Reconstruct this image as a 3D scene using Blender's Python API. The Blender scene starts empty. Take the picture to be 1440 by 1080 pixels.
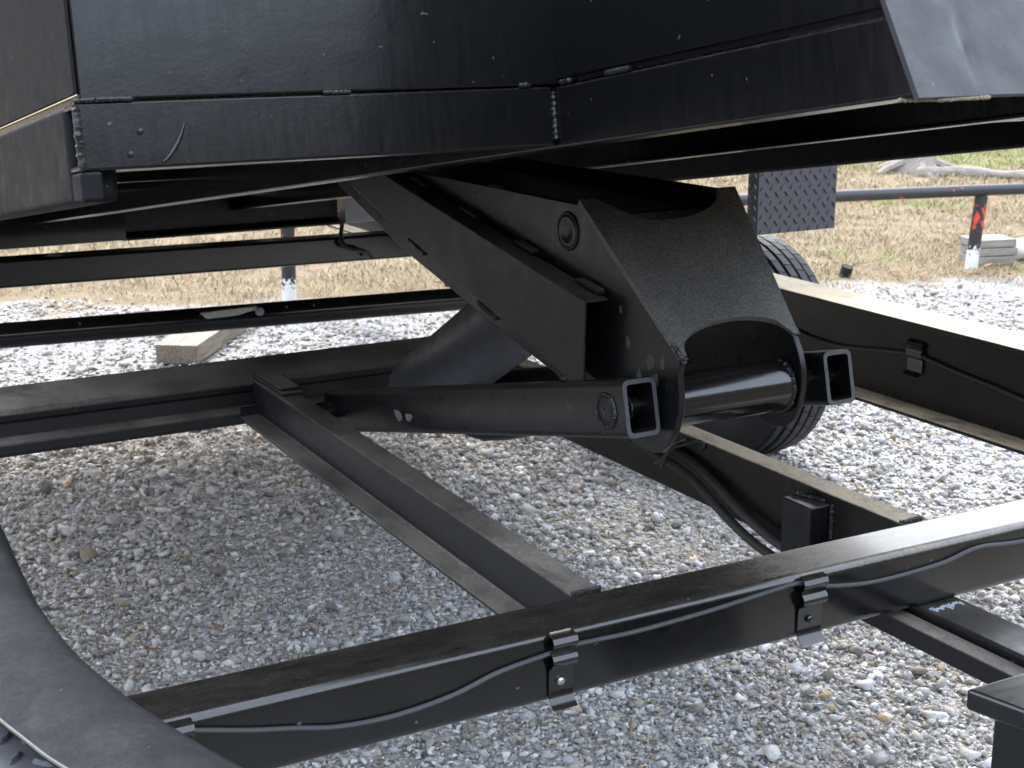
import bpy, bmesh, math, random
import numpy as np
from mathutils import Vector, Matrix

random.seed(7)
rng = np.random.default_rng(11)
R = math.radians
scene = bpy.context.scene
COL = scene.collection

# ------------------------------------------------------------------ camera, sky, sun, exposure
CAM_H = 1.57
cam_d = bpy.data.cameras.new('camera')
cam_d.sensor_width = 36.0
cam_d.lens = 54.0
cam_d.clip_start = 0.05
cam_d.clip_end = 2000
cam_d.dof.use_dof = True
cam_d.dof.focus_distance = 2.45
cam_d.dof.aperture_fstop = 15.0
cam = bpy.data.objects.new('camera', cam_d)
COL.objects.link(cam)
cam.location = (0, 0, CAM_H)
PITCH = math.atan(550 / 2160)
cam.rotation_euler = (math.pi / 2 - PITCH, 0, -R(29.4))
scene.camera = cam

SUN_EL = R(38)
SUN_AZ = R(20)
world = bpy.data.worlds.new('World')
scene.world = world
world.use_nodes = True
wn = world.node_tree.nodes
wl = world.node_tree.links
wn.clear()
sky = wn.new('ShaderNodeTexSky')
sky.sky_type = 'NISHITA'
sky.sun_disc = False
sky.sun_elevation = SUN_EL
sky.sun_rotation = SUN_AZ
sky.air_density = 1.0
sky.dust_density = 2.4
sky.ozone_density = 0.0
bg = wn.new('ShaderNodeBackground')
bg.inputs['Strength'].default_value = 0.15
wo = wn.new('ShaderNodeOutputWorld')
veil = wn.new('ShaderNodeMix')               # thin even cloud over the whole sky
veil.data_type = 'RGBA'
veil.inputs[0].default_value = 0.72
veil.inputs[7].default_value = (3.2, 3.5, 3.95, 1)
wl.new(sky.outputs['Color'], veil.inputs[6])
wl.new(veil.outputs[2], bg.inputs['Color'])
wl.new(bg.outputs['Background'], wo.inputs['Surface'])

sd = bpy.data.lights.new('sun', 'SUN')
sd.energy = 0.5
sd.angle = R(14)
sd.color = (1.0, 0.94, 0.84)
sun = bpy.data.objects.new('sun', sd)
COL.objects.link(sun)
sdir = Vector((math.sin(SUN_AZ) * math.cos(SUN_EL), math.cos(SUN_AZ) * math.cos(SUN_EL), math.sin(SUN_EL)))
sun.rotation_euler = (-sdir).to_track_quat('-Z', 'Y').to_euler()
sun.location = (0, 0, 30)

scene.view_settings.view_transform = 'Standard'
scene.view_settings.look = 'None'
scene.view_settings.gamma = 1
scene.view_settings.use_curve_mapping = False
scene.view_settings.exposure = 2.9
scene.render.film_transparent = False

# ------------------------------------------------------------------ materials
def new_mat(name):
    m = bpy.data.materials.new(name)
    m.use_nodes = True
    nt = m.node_tree
    nt.nodes.clear()
    out = nt.nodes.new('ShaderNodeOutputMaterial')
    p = nt.nodes.new('ShaderNodeBsdfPrincipled')
    nt.links.new(p.outputs[0], out.inputs[0])
    return m, nt, p


def noise(nt, co, scale, detail=4, rough=0.55, stretch=None):
    n = nt.nodes.new('ShaderNodeTexNoise')
    n.inputs['Scale'].default_value = scale
    n.inputs['Detail'].default_value = detail
    n.inputs['Roughness'].default_value = rough
    if stretch:
        mp = nt.nodes.new('ShaderNodeMapping')
        mp.inputs['Scale'].default_value = stretch
        nt.links.new(co, mp.inputs['Vector'])
        co = mp.outputs[0]
    nt.links.new(co, n.inputs['Vector'])
    return n.outputs['Fac']


def ramp(nt, fac, stops):
    r = nt.nodes.new('ShaderNodeValToRGB')
    el = r.color_ramp.elements
    while len(el) < len(stops):
        el.new(0.5)
    for e, (p, c) in zip(el, stops):
        e.position = p
        e.color = (c[0], c[1], c[2], 1) if isinstance(c, (tuple, list)) else (c, c, c, 1)
    nt.links.new(fac, r.inputs['Fac'])
    return r.outputs['Color']


def math_n(nt, op, a, b):
    n = nt.nodes.new('ShaderNodeMath')
    n.operation = op
    n.use_clamp = False
    for i, v in enumerate((a, b)):
        if isinstance(v, (int, float)):
            n.inputs[i].default_value = v
        else:
            nt.links.new(v, n.inputs[i])
    return n.outputs[0]


def mixc(nt, fac, a, b):
    n = nt.nodes.new('ShaderNodeMix')
    n.data_type = 'RGBA'
    if isinstance(fac, (int, float)):
        n.inputs[0].default_value = fac
    else:
        nt.links.new(fac, n.inputs[0])
    for i, v in ((6, a), (7, b)):
        if isinstance(v, (tuple, list)):
            n.inputs[i].default_value = (v[0], v[1], v[2], 1)
        else:
            nt.links.new(v, n.inputs[i])
    return n.outputs[2]


def bump(nt, p, h, strength, dist=0.002):
    b = nt.nodes.new('ShaderNodeBump')
    b.inputs['Strength'].default_value = strength
    b.inputs['Distance'].default_value = dist
    nt.links.new(h, b.inputs['Height'])
    nt.links.new(b.outputs[0], p.inputs['Normal'])


def black_paint(name, base=0.012, rough=0.28, dust=0.35, dust_col=(0.20, 0.17, 0.135), stretch=(1, 1, 1), bumpy=0.15, spec=0.44, blue=1.0, glare=0):
    """black enamel on steel; road dust lies on what faces up"""
    m, nt, p = new_mat(name)
    tc = nt.nodes.new('ShaderNodeTexCoord').outputs['Object']
    geo = nt.nodes.new('ShaderNodeNewGeometry')
    sep = nt.nodes.new('ShaderNodeSeparateXYZ')
    nt.links.new(geo.outputs['Normal'], sep.inputs[0])
    n1 = noise(nt, tc, 7, 6, 0.65, stretch)
    n2 = noise(nt, tc, 160, 3, 0.6)
    n3 = noise(nt, tc, 26, 5, 0.7, stretch)
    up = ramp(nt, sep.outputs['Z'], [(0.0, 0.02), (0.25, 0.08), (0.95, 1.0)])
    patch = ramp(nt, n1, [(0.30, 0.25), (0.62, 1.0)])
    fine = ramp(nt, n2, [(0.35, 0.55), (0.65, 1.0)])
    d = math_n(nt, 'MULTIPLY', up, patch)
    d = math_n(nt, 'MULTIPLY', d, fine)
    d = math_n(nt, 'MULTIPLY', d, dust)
    if glare:  # tan grows along x, painting in the reflected sky
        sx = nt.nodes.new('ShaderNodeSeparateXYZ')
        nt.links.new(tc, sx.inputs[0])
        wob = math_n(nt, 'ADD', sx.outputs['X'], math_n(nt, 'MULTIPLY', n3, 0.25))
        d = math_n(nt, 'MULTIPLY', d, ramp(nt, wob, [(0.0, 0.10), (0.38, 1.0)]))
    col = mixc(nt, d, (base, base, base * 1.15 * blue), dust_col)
    spk = ramp(nt, noise(nt, tc, 75, 2, 0.5), [(0.735, 0.0), (0.765, 0.5)])
    col = mixc(nt, spk, col, (0.16, 0.15, 0.135))
    nt.links.new(col, p.inputs['Base Color'])
    r0 = ramp(nt, n3, [(0.3, rough * 0.8), (0.7, min(1, rough * 1.35))])
    r1 = math_n(nt, 'ADD', r0, math_n(nt, 'MULTIPLY', d, 0.45))
    nt.links.new(r1, p.inputs['Roughness'])
    p.inputs['Specular IOR Level'].default_value = spec
    h = math_n(nt, 'ADD', math_n(nt, 'MULTIPLY', n2, 0.35), noise(nt, tc, 22, 2, 0.4))
    bump(nt, p, h, bumpy, 0.0015)
    return m


M = {}
M['gloss'] = black_paint('gloss_black_paint', 0.004, 0.17, 0.10, bumpy=0.10, stretch=(0.35, 3, 3))
M['gloss'].node_tree.nodes['Principled BSDF'].inputs['Coat Weight'].default_value = 0.6
M['gloss'].node_tree.nodes['Principled BSDF'].inputs['Coat Roughness'].default_value = 0.12
M['paint'] = black_paint('black_paint', 0.005, 0.30, 0.24, bumpy=0.14)
M['dusty'] = black_paint('dusty_black_paint', 0.008, 0.38, 1.0, (0.23, 0.20, 0.165), bumpy=0.2, stretch=(1, 0.6, 1))
M['bed'] = black_paint('bed_black_paint', 0.004, 0.19, 0.2, bumpy=0.16, stretch=(4, 4, .5))
M['glare_dust'] = black_paint('dust_and_glare_black_paint', 0.005, 0.30, 1.7, (0.44, 0.36, 0.25), bumpy=0.12, spec=0.3, stretch=(3, 1.2, 1))  # tan tops: dust plus bright sky reflection painted into the colour
M['front'] = black_paint('dust_and_glare_gloss_paint', 0.004, 0.21, 1.0, (0.30, 0.255, 0.19), bumpy=0.10, stretch=(1.6, 5, 2), glare=1)  # tan at the right end is dust and painted sky reflection
for k in ('front',):
    M[k].node_tree.nodes['Principled BSDF'].inputs['Coat Weight'].default_value = 0.6
    M[k].node_tree.nodes['Principled BSDF'].inputs['Coat Roughness'].default_value = 0.12
M['bed_side'] = black_paint('scuffed_black_side', 0.010, 0.5, 0.25, bumpy=0.25, spec=0.12)
M['cyl'] = black_paint('lightened_black_paint', 0.075, 0.40, 0.8, (0.22, 0.20, 0.17), bumpy=0.2, spec=0.5)  # base lightened in place of the light blocked around the cylinder
M['nose'] = black_paint('nose_black_paint', 0.032, 0.42, 0.25, bumpy=0.7)
M['fender'] = black_paint('fender_black_paint', 0.010, 0.60, 0.16, dust_col=(0.20, 0.19, 0.18), bumpy=0.05, spec=0.16)


def plate_mat():
    m, nt, p = new_mat('powdery_black_plate')
    tc = nt.nodes.new('ShaderNodeTexCoord').outputs['Object']
    n1 = noise(nt, tc, 9, 5, 0.6)
    n2 = noise(nt, tc, 210, 4, 0.7)
    n3 = noise(nt, tc, 60, 5, 0.75)
    c = mixc(nt, ramp(nt, n1, [(0.3, 0.15), (0.7, 0.75)]), (0.095, 0.09, 0.083), (0.21, 0.198, 0.18))
    c = mixc(nt, ramp(nt, n2, [(0.40, 0.6), (0.60, 0.0)]), c, (0.012, 0.012, 0.012))
    c = mixc(nt, ramp(nt, n3, [(0.60, 0.0), (0.72, 0.5)]), c, (0.18, 0.17, 0.155))
    nt.links.new(c, p.inputs['Base Color'])
    p.inputs['Roughness'].default_value = 0.5
    bump(nt, p, math_n(nt, 'ADD', n2, math_n(nt, 'MULTIPLY', n3, 0.8)), 0.55, 0.0015)
    return m


M['plate'] = plate_mat()


def simple(name, col, rough, nscale=60, var=0.3, bumpy=0.2, metallic=0.0, spec=0.5, dist=0.002, stretch=None):
    m, nt, p = new_mat(name)
    tc = nt.nodes.new('ShaderNodeTexCoord').outputs['Object']
    n1 = noise(nt, tc, nscale, 5, 0.6, stretch)
    c = mixc(nt, n1, tuple(v * (1 - var) for v in col), tuple(min(1, v * (1 + var)) for v in col))
    nt.links.new(c, p.inputs['Base Color'])
    p.inputs['Roughness'].default_value = rough
    p.inputs['Metallic'].default_value = metallic
    p.inputs['Specular IOR Level'].default_value = spec
    bump(nt, p, n1, bumpy, dist)
    return m


M['cut'] = simple('painted_cut_edge', (0.06, 0.062, 0.065), 0.38, 300, 0.6, 0.5)
M['weld'] = simple('painted_weld', (0.012, 0.012, 0.013), 0.36, 180, 0.6, 0.8)
M['rubber'] = simple('tyre_rubber', (0.022, 0.024, 0.027), 0.62, 90, 0.4, 0.3)
M['cable'] = simple('cable_jacket', (0.04, 0.041, 0.043), 0.42, 40, 0.2, 0.1)
M['hose'] = simple('hose_rubber', (0.035, 0.032, 0.029), 0.6, 150, 0.35, 0.3)
M['zinc'] = simple('screw_metal', (0.45, 0.45, 0.45), 0.35, 200, 0.3, 0.3, metallic=0.9)
M['plastic'] = simple('clear_film', (0.68, 0.68, 0.62), 0.35, 120, 0.35, 0.6)
M['pale_plate'] = simple('pale_plate', (0.42, 0.46, 0.52), 0.5, 40, 0.2, 0.3)
M['tan_plate'] = simple('tan_plate', (0.28, 0.23, 0.17), 0.55, 40, 0.25, 0.3)
M['mud'] = simple('dried_mud', (0.17, 0.16, 0.145), 0.9, 120, 0.25, 0.5)
M['stone_pale'] = simple('pale_stone', (0.55, 0.54, 0.52), 0.85, 30, 0.2, 0.4, dist=0.01)
M['steel_edge'] = simple('bare_steel_edge', (0.17, 0.155, 0.13), 0.42, 90, 0.4, 0.3, metallic=0.3)
M['tread'] = black_paint('tread_plate_paint', 0.075, 0.40, 0.15, bumpy=0.15, spec=0.5)
M['smear'] = simple('grease_smear', (0.06, 0.056, 0.05), 0.6, 90, 0.5, 0.2)
M['dark'] = simple('dark_hollow', (0.004, 0.004, 0.004), 0.8, 20, 0.2, 0.0)


def wood_mat(name, c0, c1, axis):
    m, nt, p = new_mat(name)
    tc = nt.nodes.new('ShaderNodeTexCoord').outputs['Object']
    st = [22, 22, 22]
    st[axis] = 1.6
    n1 = noise(nt, tc, 4, 7, 0.7, st)
    n2 = noise(nt, tc, 5, 4, 0.6)
    c = mixc(nt, ramp(nt, n1, [(0.35, 0.0), (0.68, 1.0)]), c0, c1)
    c = mixc(nt, ramp(nt, n2, [(0.5, 0.0), (0.75, 0.35)]), c, (0.16, 0.125, 0.09))
    nt.links.new(c, p.inputs['Base Color'])
    p.inputs['Roughness'].default_value = 0.85
    bump(nt, p, n1, 0.6, 0.003)
    return m


M['wood_a'] = wood_mat('weathered_timber', (0.15, 0.12, 0.09), (0.38, 0.33, 0.27), 0)
M['wood_b'] = wood_mat('grey_timber', (0.17, 0.155, 0.14), (0.40, 0.37, 0.33), 0)
M['log'] = wood_mat('grey_log', (0.16, 0.13, 0.105), (0.42, 0.38, 0.33), 0)


def fence_mat(name, white_base):
    m, nt, p = new_mat(name)
    tc = nt.nodes.new('ShaderNodeTexCoord').outputs['Object']
    n1 = noise(nt, tc, 16, 4, 0.6, (1, 1, 0.5) if white_base else (0.6, 1, 1))
    n2 = noise(nt, tc, 38, 5, 0.6)
    c = (0.022, 0.023, 0.026)
    c = mixc(nt, ramp(nt, n1, [(0.60, 0.0), (0.615, 1.0)]), c, (0.55, 0.045, 0.03))
    c = mixc(nt, ramp(nt, n2, [(0.70, 0.0), (0.72, 1.0)]), c, (0.55, 0.54, 0.52))
    if white_base:
        sp2 = nt.nodes.new('ShaderNodeSeparateXYZ')
        nt.links.new(tc, sp2.inputs[0])
        band = ramp(nt, sp2.outputs['Z'], [(0.17, 0.0), (0.22, 0.11), (0.37, 0.11), (0.41, 0.0)])
        worn = math_n(nt, 'ADD', n1, band)
        c = mixc(nt, ramp(nt, worn, [(0.63, 0.0), (0.645, 1.0)]), c, (0.60, 0.06, 0.03))
        sep = nt.nodes.new('ShaderNodeSeparateXYZ')
        nt.links.new(tc, sep.inputs[0])
        z = math_n(nt, 'ADD', sep.outputs['Z'], math_n(nt, 'MULTIPLY', math_n(nt, 'SUBTRACT', n2, 0.5), 0.30))
        c = mixc(nt, ramp(nt, z, [(0.115, 1.0), (0.125, 0.0)]), c, (0.72, 0.71, 0.68))
    nt.links.new(c, p.inputs['Base Color'])
    p.inputs['Roughness'].default_value = 0.4
    bump(nt, p, n2, 0.3, 0.002)
    return m


M['fence_rail'] = fence_mat('chipped_black_pipe', False)
M['fence_post'] = fence_mat('chipped_post', True)

# gravel boundary: s > 0 is lawn
NX, NY = 0.339, 0.941


def s_of(x, y):
    return (x - 1.5) * NX + (y - 8.10) * NY


def ground_mat():
    m, nt, p = new_mat('gravel_and_lawn_soil')
    tc = nt.nodes.new('ShaderNodeTexCoord').outputs['Object']
    sep = nt.nodes.new('ShaderNodeSeparateXYZ')
    nt.links.new(tc, sep.inputs[0])
    nb = noise(nt, tc, 1.6, 6, 0.65)
    s = math_n(nt, 'ADD', math_n(nt, 'MULTIPLY', math_n(nt, 'SUBTRACT', sep.outputs['X'], 1.5), NX),
               math_n(nt, 'MULTIPLY', math_n(nt, 'SUBTRACT', sep.outputs['Y'], 8.10), NY))
    s = math_n(nt, 'ADD', s, math_n(nt, 'MULTIPLY', math_n(nt, 'SUBTRACT', nb, 0.5), 1.6))
    s01 = math_n(nt, 'MULTIPLY_ADD', s, 0.25)
    s01.node.inputs[2].default_value = 0.5
    grass_f = ramp(nt, s01, [(0.43, 0.0), (0.52, 1.0)])
    # gravel fines
    v = nt.nodes.new('ShaderNodeTexVoronoi')
    v.inputs['Scale'].default_value = 95
    nt.links.new(tc, v.inputs['Vector'])
    v2 = nt.nodes.new('ShaderNodeTexVoronoi')
    v2.inputs['Scale'].default_value = 210
    nt.links.new(tc, v2.inputs['Vector'])
    hs = nt.nodes.new('ShaderNodeSeparateColor')
    nt.links.new(v.outputs['Color'], hs.inputs[0])
    g = ramp(nt, hs.outputs[0], [(0.0, (0.16, 0.145, 0.13)), (0.4, (0.32, 0.31, 0.295)), (0.75, (0.42, 0.415, 0.41)), (1.0, (0.6, 0.6, 0.59))])
    dirt = ramp(nt, noise(nt, tc, 1.3, 5, 0.6), [(0.45, 0.0), (0.70, 0.5)])
    g = mixc(nt, dirt, g, (0.26, 0.215, 0.17))
    soil = mixc(nt, noise(nt, tc, 30, 5, 0.7), (0.17, 0.13, 0.08), (0.29, 0.23, 0.15))
    soil = mixc(nt, ramp(nt, noise(nt, tc, 0.8, 4, 0.6), [(0.58, 0.0), (0.72, 0.5)]), soil, (0.22, 0.24, 0.07))
    c = mixc(nt, grass_f, g, soil)
    back = ramp(nt, math_n(nt, 'ADD', math_n(nt, 'MULTIPLY', sep.outputs['Y'], -0.5), nb), [(0.05, 0.0), (0.35, 1.0)])  # unseen ground at the camera, darkened so the steel reflects less
    c = mixc(nt, back, c, mixc(nt, nb, (0.05, 0.045, 0.03), (0.13, 0.11, 0.075)))
    nt.links.new(c, p.inputs['Base Color'])
    p.inputs['Roughness'].default_value = 0.95
    p.inputs['Specular IOR Level'].default_value = 0.15
    h = math_n(nt, 'ADD', v.outputs['Distance'], math_n(nt, 'MULTIPLY', v2.outputs['Distance'], 0.5))
    bump(nt, p, h, 0.9, 0.008)
    return m


M['ground'] = ground_mat()


def attr_mat(name, rough, nscale, var, spec=0.2, trans=0.0):
    m, nt, p = new_mat(name)
    at = nt.nodes.new('ShaderNodeAttribute')
    at.attribute_name = 'tint'
    tc = nt.nodes.new('ShaderNodeTexCoord').outputs['Object']
    n1 = noise(nt, tc, nscale, 4, 0.65)
    dk = nt.nodes.new('ShaderNodeMix')
    dk.data_type = 'RGBA'
    dk.blend_type = 'MULTIPLY'
    dk.inputs[0].default_value = 1.0
    nt.links.new(at.outputs['Color'], dk.inputs[6])
    nt.links.new(ramp(nt, n1, [(0.3, 1 - var), (0.7, 1 + var)]), dk.inputs[7])
    nt.links.new(dk.outputs[2], p.inputs['Base Color'])
    p.inputs['Roughness'].default_value = rough
    p.inputs['Specular IOR Level'].default_value = spec
    if nscale > 50:
        bump(nt, p, n1, 0.4, 0.002)
    return m


def unseen_hill_mat():
    m, nt, p = new_mat('unseen_hillside')
    tc = nt.nodes.new('ShaderNodeTexCoord').outputs['Object']
    sep = nt.nodes.new('ShaderNodeSeparateXYZ')
    nt.links.new(tc, sep.inputs[0])
    n1 = noise(nt, tc, 0.5, 5, 0.7)
    q = math_n(nt, 'ADD', math_n(nt, 'MULTIPLY', math_n(nt, 'ADD', sep.outputs['X'], math_n(nt, 'MULTIPLY', sep.outputs['Y'], 0.9)), 0.01), math_n(nt, 'MULTIPLY', math_n(nt, 'SUBTRACT', n1, 0.5), 0.5))
    grass = mixc(nt, n1, (0.24, 0.18, 0.10), (0.42, 0.33, 0.20))
    wood = mixc(nt, n1, (0.035, 0.032, 0.026), (0.10, 0.088, 0.072))  # dark sides put in to dull what the bed's steel reflects
    nt.links.new(mixc(nt, ramp(nt, q, [(0.45, 0.0), (0.75, 1.0)]), wood, grass), p.inputs['Base Color'])
    p.inputs['Roughness'].default_value = 0.95
    p.inputs['Specular IOR Level'].default_value = 0.1
    bump(nt, p, n1, 1.0, 1.0)
    return m


M['unseen_hill'] = unseen_hill_mat()
M['stone'] = attr_mat('crushed_limestone', 0.85, 130, 0.25)
M['blade'] = attr_mat('dormant_grass', 0.8, 20, 0.1)
M['leaf'] = simple('dead_leaf', (0.22, 0.105, 0.05), 0.8, 40, 0.4, 0.3)

# ------------------------------------------------------------------ helpers
def setp(o, label=None, cat=None, group=None, kind=None):
    if label: o['label'] = label
    if cat: o['category'] = cat
    if group: o['group'] = group
    if kind: o['kind'] = kind
    return o


def empty(name, loc=(0, 0, 0)):
    o = bpy.data.objects.new(name, None)
    o.location = loc
    o.empty_display_size = 0.1
    COL.objects.link(o)
    return o


def obj(name, bm, mat, parent=None, bevel=0.0, seg=2, smooth=True, loc=None):
    bmesh.ops.recalc_face_normals(bm, faces=bm.faces[:])
    me = bpy.data.meshes.new(name)
    bm.to_mesh(me)
    bm.free()
    mats = mat if isinstance(mat, (list, tuple)) else [mat]
    for k in mats:
        me.materials.append(M[k] if isinstance(k, str) else k)
    if smooth:
        me.polygons.foreach_set('use_smooth', [True] * len(me.polygons))
        if bevel <= 0:
            try:
                me.set_sharp_from_angle(angle=R(38))
            except Exception:
                pass
    o = bpy.data.objects.new(name, me)
    COL.objects.link(o)
    if parent is not None:
        o.parent = parent
    if loc is not None:
        o.location = loc
    if bevel > 0:
        b = o.modifiers.new('bevel', 'BEVEL')
        b.width = bevel
        b.segments = seg
        b.limit_method = 'ANGLE'
        b.angle_limit = R(40)
        b.harden_normals = True
    return o


def box(bm, x0, x1, y0, y1, z0, z1):
    vs = [bm.verts.new((x, y, z)) for x in (x0, x1) for y in (y0, y1) for z in (z0, z1)]
    for f in ((0, 1, 3, 2), (4, 6, 7, 5), (0, 4, 5, 1), (2, 3, 7, 6), (0, 2, 6, 4), (1, 5, 7, 3)):
        bm.faces.new([vs[i] for i in f])
    return vs


def nbox(x0, x1, y0, y1, z0, z1):
    bm = bmesh.new()
    box(bm, x0, x1, y0, y1, z0, z1)
    return bm


def prism(bm, poly, axis, a0, a1):
    """closed polygon (2 coords) extruded along axis; x: (y,z)  y: (x,z)  z: (x,y)"""
    def P(p, a):
        return {'x': (a, p[0], p[1]), 'y': (p[0], a, p[1]), 'z': (p[0], p[1], a)}[axis]
    A = [bm.verts.new(P(p, a0)) for p in poly]
    B = [bm.verts.new(P(p, a1)) for p in poly]
    n = len(poly)
    bm.faces.new(A)
    bm.faces.new(B[::-1])
    for i in range(n):
        j = (i + 1) % n
        bm.faces.new((A[i], B[i], B[j], A[j]))


def nprism(poly, axis, a0, a1):
    bm = bmesh.new()
    prism(bm, poly, axis, a0, a1)
    return bm


def catmull(pts, n=6):
    pts = [Vector(p) for p in pts]
    out = []
    for i in range(len(pts) - 1):
        p0 = pts[max(0, i - 1)]; p1 = pts[i]; p2 = pts[i + 1]; p3 = pts[min(len(pts) - 1, i + 2)]
        for k in range(n):
            t = k / n
            out.append(0.5 * ((2 * p1) + (-p0 + p2) * t + (2 * p0 - 5 * p1 + 4 * p2 - p3) * t * t + (-p0 + 3 * p1 - 3 * p2 + p3) * t ** 3))
    out.append(pts[-1])
    return out


def tube(bm, pts, r, seg=10, cap=True, rfun=None):
    pts = [Vector(p) for p in pts]
    rings = []
    prev = None
    for i, p in enumerate(pts):
        t = (pts[min(i + 1, len(pts) - 1)] - pts[max(i - 1, 0)]).normalized()
        if prev is None:
            a = t.orthogonal().normalized()
        else:
            a = (prev - t * prev.dot(t)).normalized()
        prev = a
        b = t.cross(a)
        rr = r if rfun is None else rfun(i, len(pts)) * r
        rings.append([bm.verts.new(p + (a * math.cos(2 * math.pi * k / seg) + b * math.sin(2 * math.pi * k / seg)) * rr) for k in range(seg)])
    for A, B in zip(rings[:-1], rings[1:]):
        for k in range(seg):
            j = (k + 1) % seg
            bm.faces.new((A[k], A[j], B[j], B[k]))
    if cap:
        bm.faces.new(rings[0][::-1])
        bm.faces.new(rings[-1])
    return rings


def ntube(pts, r, seg=12, **k):
    bm = bmesh.new()
    tube(bm, pts, r, seg, **k)
    return bm


def lathe(bm, prof, origin, axis, seg=24):
    """prof: (distance along axis, radius)"""
    o = Vector(origin); t = Vector(axis).normalized()
    a = t.orthogonal().normalized(); b = t.cross(a)
    rings = []
    for d, r in prof:
        rings.append([bm.verts.new(o + t * d + (a * math.cos(2 * math.pi * k / seg) + b * math.sin(2 * math.pi * k / seg)) * max(r, 1e-4)) for k in range(seg)])
    for A, B in zip(rings[:-1], rings[1:]):
        for k in range(seg):
            j = (k + 1) % seg
            bm.faces.new((A[k], A[j], B[j], B[k]))
    bm.faces.new(rings[0][::-1])
    bm.faces.new(rings[-1])


def nlathe(prof, origin, axis, seg=24):
    bm = bmesh.new()
    lathe(bm, prof, origin, axis, seg)
    return bm


def weld(name, pts, r, parent, mat='weld', step=None):
    """a run of overlapping weld ripples"""
    pts = [Vector(p) for p in pts]
    step = step or r * 0.45
    path = []
    for a, b in zip(pts[:-1], pts[1:]):
        n = max(2, int((b - a).length / step))
        for k in range(n):
            path.append(a.lerp(b, k / n))
    path.append(pts[-1])
    j = [Vector((random.uniform(-1, 1), random.uniform(-1, 1), random.uniform(-1, 1))) * r * 0.14 for _ in path]
    path = [p + q for p, q in zip(path, j)]
    ph = random.random() * 6
    bm = ntube(path, r, 8, rfun=lambda i, n: (0.72 + 0.28 * abs(math.sin(i * 0.78 + ph))) * random.uniform(0.88, 1.12) * (0.55 if i in (0, n - 1) else 1))
    return obj(name, bm, mat, parent)


# ------------------------------------------------------------------ setting: ground sheet
def make_ground():
    bm = bmesh.new()
    xs = [-600, -60, -10, -3] + [i * 0.25 for i in range(-8, 61)] + [17, 22, 60, 600]
    ys = [-600, -60, -8] + [i * 0.25 for i in range(-4, 53)] + [15, 20, 30, 60, 200, 800]
    grid = []
    for y in ys:
        row = []
        for x in xs:
            near = 0 <= x <= 14 and 1 <= y <= 12
            z = (0.008 * math.sin(x * 2.1 + 1.3 * y) + 0.006 * math.sin(3.7 * y - 1.1 * x) - 0.012) if near else -0.012
            row.append(bm.verts.new((x, y, z)))
        grid.append(row)
    for a, b in zip(grid[:-1], grid[1:]):
        for i in range(len(xs) - 1):
            bm.faces.new((a[i], a[i + 1], b[i + 1], b[i]))
    o = obj('ground', bm, 'ground')
    o['kind'] = 'structure'
    return o


make_ground()


def make_unseen_hill():  # hill out of view, added for reflections and warm bounce on the steel
    bm = bmesh.new()
    rows = []
    for i in range(13):
        t = i / 12
        row = []
        for j in range(61):
            a = R(-150) + R(360) * j / 60
            d = 24 + 80 * t
            back = max(0.0, -math.cos(a - R(20)))          # added rise behind the camera, higher to darken reflections on the steel
            h = 26 * (1 + 0.42 * min(1, back * 1.6)) * (t * t * (3 - 2 * t)) * (0.85 + .15 * math.sin(j * math.pi / 10)) + .5 * math.sin(j * math.pi / 5 + i) * t
            row.append(bm.verts.new((d * math.sin(a), d * math.cos(a), h - .2)))
        rows.append(row)
    for a, b in zip(rows[:-1], rows[1:]):
        for j in range(60):
            bm.faces.new((a[j], a[j + 1], b[j + 1], b[j]))
    bmesh.ops.remove_doubles(bm, verts=bm.verts[:], dist=.01)
    o = obj('unseen_hill', bm, 'unseen_hill')
    o['kind'] = 'structure'


make_unseen_hill()


def gz(x, y):
    return 0.008 * np.sin(x * 2.1 + 1.3 * y) + 0.006 * np.sin(3.7 * y - 1.1 * x) - 0.012


def wedge_points(n, d0, d1, half):
    """random ground points in the strip the place is seen across"""
    d = np.sqrt(rng.uniform(d0 * d0, d1 * d1, n))
    a = R(29.4) + rng.uniform(-half, half, n)
    return d * np.sin(a), d * np.cos(a), d


def mesh_from_arrays(name, V, F_loops, F_sizes, tint, mat):
    me = bpy.data.meshes.new(name)
    me.vertices.add(len(V))
    me.vertices.foreach_set('co', V.astype(np.float32).ravel())
    me.loops.add(len(F_loops))
    me.loops.foreach_set('vertex_index', F_loops.astype(np.int32))
    me.polygons.add(len(F_sizes))
    st = np.concatenate(([0], np.cumsum(F_sizes)[:-1])).astype(np.int32)
    me.polygons.foreach_set('loop_start', st)
    me.update(calc_edges=True)
    at = me.attributes.new('tint', 'FLOAT_COLOR', 'POINT')
    c4 = np.ones((len(V), 4), np.float32)
    c4[:, :3] = tint
    at.data.foreach_set('color', c4.ravel())
    me.materials.append(M[mat])
    o = bpy.data.objects.new(name, me)
    COL.objects.link(o)
    return o


def stone_shapes(n):
    out = []
    for i in range(n):
        bm = bmesh.new()
        k = random.choice((7, 8, 9, 10))
        for _ in range(k):
            v = Vector((random.gauss(0, 1), random.gauss(0, 1), random.gauss(0, 1))).normalized()
            v = Vector((v.x * random.uniform(.85, 1.1), v.y * random.uniform(.55, .85), v.z * random.uniform(.45, .7)))
            bm.verts.new(v)
        r = bmesh.ops.convex_hull(bm, input=bm.verts[:])
        bmesh.ops.delete(bm, geom=[g for g in r['geom_interior'] if isinstance(g, bmesh.types.BMVert)], context='VERTS')
        bmesh.ops.triangulate(bm, faces=bm.faces[:])
        bm.verts.index_update()
        V = np.array([v.co[:] for v in bm.verts])
        F = np.array([[v.index for v in f.verts] for f in bm.faces])
        bm.free()
        out.append((V, F))
    return out


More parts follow.
